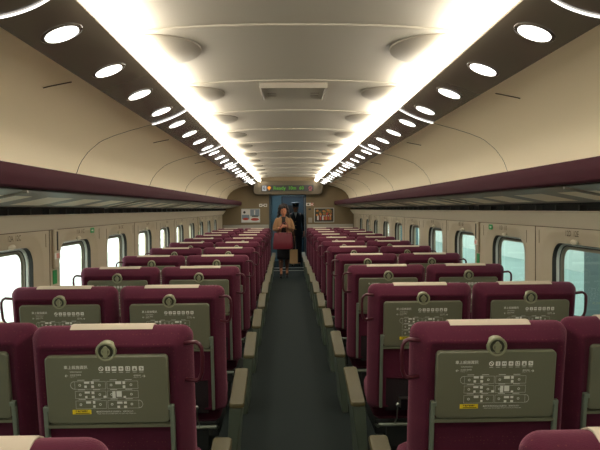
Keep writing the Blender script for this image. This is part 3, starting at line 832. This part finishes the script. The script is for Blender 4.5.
for side in (-1, 1):
    for aisle in (True, False):
        proto = None
        for r in range(12):
            if r == 0 and not aisle: continue
            if proto is None: e = proto = make_seat('train_seat', side, aisle)
            else: e = copy_tree(proto)
            y = 2.22+PITCHY*(r-1)+(.0 if r else .04)
            if r == 1 and not aisle: y += .07
            if r == 1: y -= .03
            if r == 0: e.scale = (1, 1, .98)
            else: e.scale = (1, 1, 1)
            e.location = ((.675 if aisle else 1.252)*side, y, 0)
            w1 = 'left' if side < 0 else 'right'
            if r == 0: lab = 'maroon aisle seat %s of the aisle, top edge only, in the %s bottom corner' % (w1, w1)
            else:
                what = 'aisle' if aisle else 'window'
                rowt = ['', 'nearest full row', 'second full row', 'third full row', 'fourth full row', 'fifth full row', 'sixth full row', 'seventh full row', 'eighth full row', 'ninth full row', 'tenth full row', 'farthest row by the end wall'][r]
                lab = 'maroon %s seat in the %s, %s side of the carriage' % (what, rowt, w1)
            tag(e, lab, 'seat', 'maroon train seats in two pairs of columns')

# ------------------------------------------------------------------ people
M['skin'] = mat('skin', rgb(186, 124, 92), .55, var=.04)
M['hair'] = mat('dark_curly_hair', rgb(34, 22, 18), .55, bump=1.0, bscale=60)
M['coat'] = mat('tan_coat', rgb(148, 112, 78), .9, bump=.4, bscale=180, var=.06)
M['dark_cloth'] = mat('black_clothing', rgb(26, 24, 26), .85)
M['navy'] = mat('black_uniform', rgb(22, 24, 30), .8)
M['tights'] = mat('dark_tights', rgb(92, 62, 48), .7)
M['shoe'] = mat('black_shoes', rgb(16, 14, 14), .35)
M['bag'] = mat('burgundy_bag', rgb(104, 16, 34), .45, bump=.1, bscale=90)
M['kraft'] = mat('kraft_paper', rgb(150, 122, 84), .8)
M['gold'] = mat('gold_trim', rgb(190, 158, 80), .35, .8)
M['lips'] = mat('lips', rgb(160, 70, 66), .5)
M['eye'] = mat('eye_dark', rgb(24, 18, 16), .3)

def skin_mesh(chains, root=0):
    """chains: dict name->(co, (rx, ry)), edges; returns verts, faces of the grown surface"""
    names, edges = chains
    idx = {k: i for i, k in enumerate(names)}
    me = bpy.data.meshes.new('s'); me.from_pydata([names[k][0] for k in names], [(idx[a], idx[b]) for a, b in edges], [])
    o = bpy.data.objects.new('s', me); COL.objects.link(o)
    md = o.modifiers.new('k', 'SKIN'); md.use_smooth_shade = True; md.branch_smoothing = .4
    for i, k in enumerate(names):
        sv = me.skin_vertices[0].data[i]; r = names[k][1]
        sv.radius = r if isinstance(r, tuple) else (r, r); sv.use_root = (i == root)
    ss = o.modifiers.new('ss', 'SUBSURF'); ss.levels = 2; ss.render_levels = 2
    dg = bpy.context.evaluated_depsgraph_get(); dg.update()
    e = bpy.data.meshes.new_from_object(o.evaluated_get(dg))
    v = [tuple(p.co) for p in e.vertices]; f = [tuple(p.vertices) for p in e.polygons]
    bpy.data.objects.remove(o); bpy.data.meshes.remove(me); bpy.data.meshes.remove(e)
    return v, f

def hand(mb, wrist, d, nrm_, thumb, L=.16, curl=.5):
    """palm and five separate curled fingers; d = direction of the fingers, nrm_ = out of the palm, thumb = +-1 side"""
    d = Vector(d).normalized(); n = Vector(nrm_); n = (n-d*n.dot(d)).normalized(); a = d.cross(n)*thumb; w0 = Vector(wrist)
    Mx = lambda u, v_, w_: w0+d*u*L+a*v_*L+n*w_*L
    loops = []
    for u, hw, th in ((-.12, .15, .12), (.05, .18, .11), (.25, .24, .10), (.45, .25, .09), (.52, .23, .07)):
        loops.append([Mx(u, hw*math.cos(2*PI*q/10), th*math.sin(2*PI*q/10)) for q in range(10)])
    mb.loft(loops)
    for i, (v_, ln) in enumerate(((.19, .36), (.065, .42), (-.06, .39), (-.18, .30))):
        pts = []; p = Mx(.42, v_, 0); ang = 0
        pts.append(p); dd = d.copy()
        for sg, fr_ in enumerate((.12, .45, .33, .25)):
            if sg: ang += curl*(.5+.25*sg)
            dd = d*math.cos(ang)+n*math.sin(ang); p = p+dd*ln*fr_*L; pts.append(p)
        mb.tube(pts, .05*L, 7, rs=[.052*L, .052*L, .047*L, .043*L, .032*L])
    pts = [Mx(.08, .14, .02), Mx(.22, .30, .08), Mx(.36, .38, .17), Mx(.48, .38, .25)]
    mb.tube(pts, .055*L, 7, rs=[.07*L, .062*L, .055*L, .038*L])

def head(mb, c, tilt=0, s=1.0):
    """head with jaw, nose and ears, facing -y, added to a body mesh"""
    R_ = Matrix.Translation(c) @ Matrix.Rotation(tilt, 4, 'X') @ Matrix.Scale(s, 4)
    t = MB()
    def fn(p):
        x, y, z = p
        if z < 0: x *= 1-.34*(-z)**1.5; y = y*(1-.18*(-z)) - .12*(-z)
        if y < 0: y *= .92
        r2 = (x/.20)**2+((z+.12)/.26)**2
        if y < -.4: y -= .22*math.exp(-r2)
        for sx in (-1, 1):
            if y < -.4: y += .06*math.exp(-((x-.42*sx)/.2)**2-((z-.08)/.12)**2)
        return Vector((x, y, z))
    t.ellipsoid((0, 0, 0), (.073, .092, .112), 24, 20, fn=fn)
    for sx in (-1, 1): t.ellipsoid((.073*sx, .008, -.005), (.010, .018, .028), 8, 6)
    t.xf(R_); mb.add(t.v, t.f)
    return R_

def face_parts(R_, par):
    for sx in (-1, 1):
        t = MB().ellipsoid((.030*sx, -.077, .010), (.012, .006, .006), 8, 6); t.xf(R_).build('eye', M['eye'], par, smooth=True)
        t = MB().tube([(.016*sx, -.084, .028), (.032*sx, -.083, .033), (.046*sx, -.074, .028)], .0028, 5); t.xf(R_).build('eyebrow', M['hair'], par)
    t = MB().tube([(-.020, -.086, -.052), (0, -.093, -.050), (.020, -.086, -.052)], .005, 6, rs=[.002, .0055, .002]); t.xf(R_).build('mouth', M['lips'], par, smooth=True)

def torso_loft(rows, n=22):
    """rows of (z, half width, half depth, y shift)"""
    return [[(a*math.copysign(abs(math.cos(2*PI*q/n))**.85, math.cos(2*PI*q/n)), dy+b_*math.copysign(abs(math.sin(2*PI*q/n))**.85, math.sin(2*PI*q/n)), z) for q in range(n)] for z, a, b_, dy in rows]

# woman walking down the aisle
wm = empty('person', (-.105, 13.9, 0)); wm.scale = (.95, .97, .965)
sh = {'pel': ((0, 0, .90), (.13, .095)), 'wai': ((0, 0, 1.03), (.105, .08)), 'che': ((0, 0, 1.17), (.12, .09)), 'upc': ((0, 0, 1.28), (.12, .08)), 'nk': ((0, 0, 1.37), .045), 'nk2': ((0, -.012, 1.42), .042), 'hd': ((0, -.018, 1.47), .045),
      'hl': ((-.085, 0, .84), .085), 'kl': ((-.075, -.05, .50), .052), 'al': ((-.065, -.03, .13), .032), 'fl': ((-.065, -.10, .06), .028),
      'hr': ((.085, 0, .84), .085), 'kr': ((.075, .03, .50), .052), 'ar': ((.070, .10, .15), .032), 'fr': ((.070, .03, .06), .028),
      'sl': ((-.155, 0, 1.31), .048), 'el': ((-.215, -.02, 1.06), .038), 'wl': ((-.085, -.20, 1.13), .026),
      'sr': ((.155, 0, 1.31), .048), 'er': ((.215, -.02, 1.06), .038), 'wr': ((.050, -.19, 1.17), .026)}
se = [('pel', 'wai'), ('wai', 'che'), ('che', 'upc'), ('upc', 'nk'), ('nk', 'nk2'), ('nk2', 'hd'), ('pel', 'hl'), ('hl', 'kl'), ('kl', 'al'), ('al', 'fl'), ('pel', 'hr'), ('hr', 'kr'), ('kr', 'ar'), ('ar', 'fr'),
      ('upc', 'sl'), ('sl', 'el'), ('el', 'wl'), ('upc', 'sr'), ('sr', 'er'), ('er', 'wr')]
b = MB(); v, f = skin_mesh((sh, se)); b.add(v, f)
RH = head(b, (0, -.035, 1.500), math.radians(18))
hand(b, (-.085, -.20, 1.13), (.75, -.25, .35), (0, .6, -1), 1)
hand(b, (.050, -.19, 1.17), (-.7, -.3, .15), (0, .6, -1), -1)
b.build('body', M['skin'], wm, smooth=True, recalc=False)
face_parts(RH, wm)
# curly hair: shell plus many curls around it
b = MB(); rr = random.Random(11)
def hfn(p): return p
b.ellipsoid((0, .040, .020), (.108, .095, .120), 18, 14)
for i in range(210):
    th = rr.uniform(0, 2*PI); z = rr.uniform(-.165, .12); 
    y_ = math.sin(th); x_ = math.cos(th)
    if y_ < -.42 and z < .078: continue
    k_ = math.sqrt(max(.12, 1-(z/.15)**2)) if z > 0 else 1.
    R1 = .108+.022*max(0, -z/.13)
    b.ellipsoid((x_*R1*k_, .022+y_*R1*k_, z+.015), (rr.uniform(.018, .030),)*2+(rr.uniform(.018, .030),), 7, 6)
b.xf(RH).build('hair', M['hair'], wm, smooth=True)
# dark top, skirt, coat, tights, shoes
b = MB(); b.loft(torso_loft([(.95, .128, .10, 0), (1.03, .12, .095, 0), (1.17, .135, .108, 0), (1.28, .135, .098, 0), (1.345, .085, .07, 0), (1.375, .055, .052, -.002)]))
b.build('dark_top', M['dark_cloth'], wm, smooth=True)
b = MB(); b.loft(torso_loft([(.42, .155, .145, 0), (.50, .16, .14, 0), (.70, .165, .13, 0), (.88, .158, .12, 0), (.98, .132, .104, 0)]))
b.build('skirt', M['dark_cloth'], wm, smooth=True)
b = MB()
rows = [(.80, .195, .150, .005), (.90, .185, .140, .005), (1.03, .165, .125, .005), (1.17, .172, .13, .003), (1.27, .178, .118, .0), (1.325, .155, .095, 0), (1.365, .085, .070, .005), (1.385, .066, .062, .01)]
n = 30; loops = []
for z, a, bb, dy in rows:                           # open down the front
    gap = .38 if z < 1.2 else .38+.5*(z-1.2)/.18
    l = []
    for q in range(n+1):
        t = -PI/2+gap+(2*PI-2*gap)*q/n; l.append((a*math.cos(t), dy+bb*math.sin(t), z))
    l2 = [(x*.94, (y-dy)*.93+dy, z) for x, y, z in reversed(l)]
    loops.append(l+l2)
b.loft(loops)
for ch in (((-.10, .0, 1.315), (-.150, 0, 1.305), (-.190, -.005, 1.20), (-.214, -.012, 1.08), (-.175, -.09, 1.085), (-.105, -.178, 1.122)), ((.10, 0, 1.315), (.150, 0, 1.305), (.190, -.005, 1.20), (.214, -.012, 1.08), (.165, -.085, 1.10), (.075, -.167, 1.157))):
    nm_ = {str(i_): (p_, r_) for i_, (p_, r_) in enumerate(zip(ch, (.055, .060, .054, .050, .047, .044)))}
    v, f = skin_mesh((nm_, [(str(i_), str(i_+1)) for i_ in range(5)])); b.add(v, f)
for sx in (-1, 1):                                   # lapels
    b.add([(.055*sx, -.075, 1.385), (.10*sx, -.105, 1.31), (.105*sx, -.132, 1.20), (.05*sx, -.142, 1.05), (.045*sx, -.136, 1.20), (.04*sx, -.105, 1.32),
           (.055*sx, -.065, 1.385), (.10*sx, -.095, 1.31), (.105*sx, -.122, 1.20), (.05*sx, -.132, 1.05), (.045*sx, -.126, 1.20), (.04*sx, -.095, 1.32)],
          [(0, 1, 2, 3, 4, 5), (11, 10, 9, 8, 7, 6)]+[(i, (i+1) % 6, 6+(i+1) % 6, 6+i) for i in range(6)])
b.build('coat', M['coat'], wm, smooth='auto')
for sx, kn_, an_, ft in ((-1, (-.075, -.05, .50), (-.065, -.03, .13), (-.065, -.10, .06)), (1, (.075, .03, .50), (.070, .10, .15), (.070, .03, .06))):
    kn_, an_, ft = Vector(kn_), Vector(an_), Vector(ft)
    b = MB().tube([kn_+Vector((0, 0, .06)), kn_, kn_.lerp(an_, .35)+Vector((0, .012, 0)), kn_.lerp(an_, .7), an_, ft], .05, 12, rs=[.060, .056, .054, .042, .035, .031])
    b.build('tights_leg', M['tights'], wm, smooth=True)
    b = MB(); lo = []
    hy = an_.y+.015; ty = ft.y-.075
    for t, hw, top in ((0, .024, .075), (.25, .030, .085), (.55, .036, .058), (.8, .038, .045), (.95, .028, .034), (1, .012, .026)):
        yy = hy+(ty-hy)*t; bot = .055*(1-min(1, t/.6))**1.2
        lo.append([(ft.x+hw*math.cos(2*PI*q/12), yy, bot+(top-bot)*(.5+.5*math.sin(2*PI*q/12))) for q in range(12)])
    b.loft(lo); b.tube([(ft.x, hy-.012, .065), (ft.x, hy-.005, 0.0)], .012, 8, rs=[.016, .008])
    b.build('shoe', M['shoe'], wm, smooth='auto')
tag(wm, 'person with dark curly hair in a tan coat walking in the aisle, looking down', 'person')
# handbag on the forearm
hb_ = empty('handbag', (-.12, 13.60, .64)); hb_.scale = (.96, 1, 1)
b = MB(); lo = []
for z, w_, d_ in ((0, .205, .05), (.012, .222, .066), (.10, .228, .074), (.22, .212, .062), (.33, .198, .045), (.35, .196, .040)):
    lo.append([(x, y, z) for x, y in rrect(w_, d_, min(.035, d_*.9), 5)])
b.loft(lo); b.build('bag_body', M['bag'], hb_, smooth='auto')
MB().box(-.05, .05, -.074, -.069, .20, .225).build('metal_plate', M['gold'], hb_).rotation_euler = (-.08, 0, 0)
for yy in (-.045, .045):
    b = MB(); b.tube([(-.10, yy, .30), (-.10, yy, .36), (-.06, yy*.6, .47), (.0, yy*.3+.0, .55), (.06, yy*.3, .575), (.11, yy*.5, .50), (.11, yy, .36), (.11, yy, .30)], .009, 8)
    b.build('bag_handle', M['bag'], hb_, smooth=True)
tag(hb_, 'large burgundy handbag hanging in front of the tan coat', 'handbag')
kb = empty('shopping_bag', (.105, 13.72, .32))
b = MB(); b.loft([[(x, y, z) for x, y in rrect(.088-.004*(z > .1), .045-.01*(z > .1), .004, 1)] for z in (0, .12, .30)]); b.build('bag_body', M['kraft'], kb)
for yy in (-.03, .03):
    b = MB(); b.tube([(-.04, yy, .28), (-.04, yy, .36), (-.03, yy*.4, .70), (-.0, 0, .80), (.0, yy*.4, .70), (.04, yy, .36), (.04, yy, .28)], .003, 6); b.build('bag_cord', M['kraft'], kb)
tag(kb, 'plain kraft paper shopping bag hanging beside the dark skirt', 'shopping bag')

# uniformed person in the vestibule
mn = empty('person', (.20, 16.9, 0), 0)
sh = {'pel': ((0, 0, .90), (.13, .095)), 'wai': ((0, 0, 1.05), (.12, .09)), 'che': ((0, 0, 1.2), (.14, .10)), 'upc': ((0, 0, 1.30), (.13, .085)), 'nk': ((0, 0, 1.40), .05), 'nk2': ((0, -.01, 1.45), .048), 'hd': ((0, -.015, 1.49), .05),
      'hl': ((-.09, 0, .85), .085), 'kl': ((-.09, 0, .48), .058), 'al': ((-.09, .02, .09), .038), 'fl': ((-.09, -.10, .04), .03),
      'hr': ((.09, 0, .85), .085), 'kr': ((.09, 0, .48), .058), 'ar': ((.09, .02, .09), .038), 'fr': ((.09, -.10, .04), .03),
      'sl': ((-.17, 0, 1.345), .052), 'el': ((-.225, .02, 1.08), .042), 'wl': ((-.215, -.05, .86), .028),
      'sr': ((.17, 0, 1.345), .052), 'er': ((.225, .02, 1.08), .042), 'wr': ((.215, -.05, .86), .028)}
b = MB(); v, f = skin_mesh((sh, se)); b.add(v, f)
RH = head(b, (0, -.03, 1.53), math.radians(8))
hand(b, (-.215, -.05, .86), (.05, -.15, -1), (1, 0, 0), -1); hand(b, (.215, -.05, .86), (-.05, -.15, -1), (-1, 0, 0), 1)
b.build('body', M['skin'], mn, smooth=True, recalc=False); face_parts(RH, mn)
b = MB(); b.ellipsoid((0, .018, .02), (.080, .086, .088), 16, 12); b.xf(RH).build('hair', M['hair'], mn, smooth=True)
b = MB(); b.loft([[(r*math.cos(2*PI*q/24), .0+r*1.1*math.sin(2*PI*q/24), z+.012*math.sin(2*PI*q/24)*-1*(z > .07)) for q in range(24)] for r, z in ((.082, .045), (.084, .085), (.118, .115), (.116, .128), (.06, .142))])
cp = b.xf(RH).build('peaked_cap', M['navy'], mn, smooth='auto')
b = MB(); l = [(.072*math.cos(PI+PI*q/12), -.03+.105*math.sin(PI+PI*q/12), .050-.02*math.sin(PI*q/12)) for q in range(13)]
b.loft([l, [(x, y, z-.006) for x, y, z in l]]); b.xf(RH).build('cap_visor', M['shoe'], cp)
b = MB(); b.ellipsoid((0, -.098, .085), (.014, .006, .016), 10, 8); b.xf(RH).build('cap_badge', M['gold'], cp, smooth=True)
b = MB(); b.loft(torso_loft([(.78, .185, .130, 0), (.92, .175, .125, 0), (1.06, .155, .118, 0), (1.22, .172, .128, 0), (1.33, .170, .105, 0), (1.385, .11, .075, 0), (1.42, .062, .058, 0)]))
for s_ in (-1, 1):
    ch = ((.10*s_, 0, 1.345), (.165*s_, 0, 1.335), (.20*s_, .005, 1.22), (.226*s_, .02, 1.08), (.222*s_, -.01, .96), (.217*s_, -.045, .88))
    nm_ = {str(i_): (p_, r_) for i_, (p_, r_) in enumerate(zip(ch, (.06, .064, .060, .054, .048, .042)))}
    v, f = skin_mesh((nm_, [(str(i_), str(i_+1)) for i_ in range(5)])); b.add(v, f)
jk = b.build('uniform_jacket', M['navy'], mn, smooth=True)
b = MB(); b.add([(-.04, -.088, 1.40), (.04, -.088, 1.40), (0, -.135, 1.25), (-.04, -.078, 1.40), (.04, -.078, 1.40), (0, -.125, 1.25)], [(0, 2, 1), (3, 4, 5), (0, 1, 4, 3), (1, 2, 5, 4), (2, 0, 3, 5)]); b.build('white_shirt_front', M['white'], mn)
for z in (1.16, 1.06, .96): MB().ellipsoid((0, -.128, z), (.010, .006, .010), 8, 6).build('button', M['gold'], jk, smooth=True)
b = MB()
for s_ in (-1, 1): b.tube([(.085*s_, 0, .88), (.09*s_, 0, .70), (.09*s_, .0, .48), (.09*s_, .01, .25), (.09*s_, .0, .07)], .08, 14, rs=[.098, .092, .075, .068, .066])
b.build('trousers', M['navy'], mn, smooth=True)
for s_ in (-1, 1):
    b = MB(); lo = []
    for t, hw, top in ((0, .034, .06), (.3, .040, .085), (.6, .045, .06), (.85, .042, .045), (1, .02, .03)):
        lo.append([(.09*s_+hw*math.cos(2*PI*q/12), .055-.24*t, top*(.5+.5*math.sin(2*PI*q/12))) for q in range(12)])
    b.loft(lo); b.build('shoe', M['shoe'], mn, smooth='auto')
tag(mn, 'person in a black uniform and peaked cap standing in the vestibule behind the tan coat', 'person')


# ------------------------------------------------------------------ outside
S(MB().box(1.85, 7.0, -6, 40, -.30, -.08).build('ground', mat('platform_floor', rgb(168, 190, 186), .35, var=.05, vscale=2)))
S(MB().box(7.0, 7.2, -6, 40, -.3, 4.2).build('wall_platform', mat('platform_wall', rgb(200, 214, 206), .6, var=.05, vscale=1)))
S(MB().box(1.9, 7.2, -6, 40, 3.4, 3.5).build('ceiling', mat('platform_roof', rgb(150, 160, 160), .7)))
mp = mat('platform_pillar_grey', rgb(104, 124, 128), .5)
for k_, y in enumerate((6.88, 20.0, 27.0)):
    o = MB().box(3.5, 4.1, y, y+.7, -.08, 3.4).build('pillar_platform', mp, bevel=.03); S(o)
mb_ = mat('platform_bench', rgb(70, 84, 90), .5)
for k_, y in enumerate((9.6, 15.2)):
    e = empty('platform_sign', (6.93, y, 1.0))
    MB().box(-.05, .05, 0, 1.6, 0, .35).build('sign_panel', M['white'], e, bevel=.01)
    MB().box(-.06, .06, -.05, 1.65, -.04, 0).build('sign_rail', mp, e)
    tag(e, 'long white board on the platform wall seen through the right windows, %s one' % ('nearer' if k_ == 0 else 'farther'), 'sign board', 'white boards on the platform wall')
for k_, y in enumerate((2, 8, 14, 20)):
    o = MB().box(4.9, 5.05, y, y+4.6, 3.34, 3.399).build('platform_light', M['plat_lamp'])
    tag(o, 'long fluorescent lamp under the platform roof, %s along the platform' % ORD[k_], 'platform light', 'lamps under the platform roof')
S(MB().box(-60, -1.9, -40, 80, -1.4, -1.3).build('ground', mat('trackside_ground', rgb(205, 214, 208), .9, var=.05, vscale=1)))
S(MB().box(-5.2, -5.0, -20, 70, -1.3, .35).build('wall_trackside', mat('trackside_parapet', rgb(226, 236, 230), .8, var=.03, vscale=1)))

# ------------------------------------------------------------------ world + colour
w = bpy.data.worlds.new('overcast'); sc.world = w; w.use_nodes = True
bg = w.node_tree.nodes['Background']; bg.inputs[0].default_value = (1, 1, .96, 1); bg.inputs[1].default_value = 2.8
sc.view_settings.view_transform = 'Standard'; sc.view_settings.look = 'None'; sc.view_settings.gamma = 1; sc.view_settings.use_curve_mapping = False
sc.view_settings.exposure = 0.35
sc.cycles.max_bounces = 8; sc.cycles.diffuse_bounces = 5
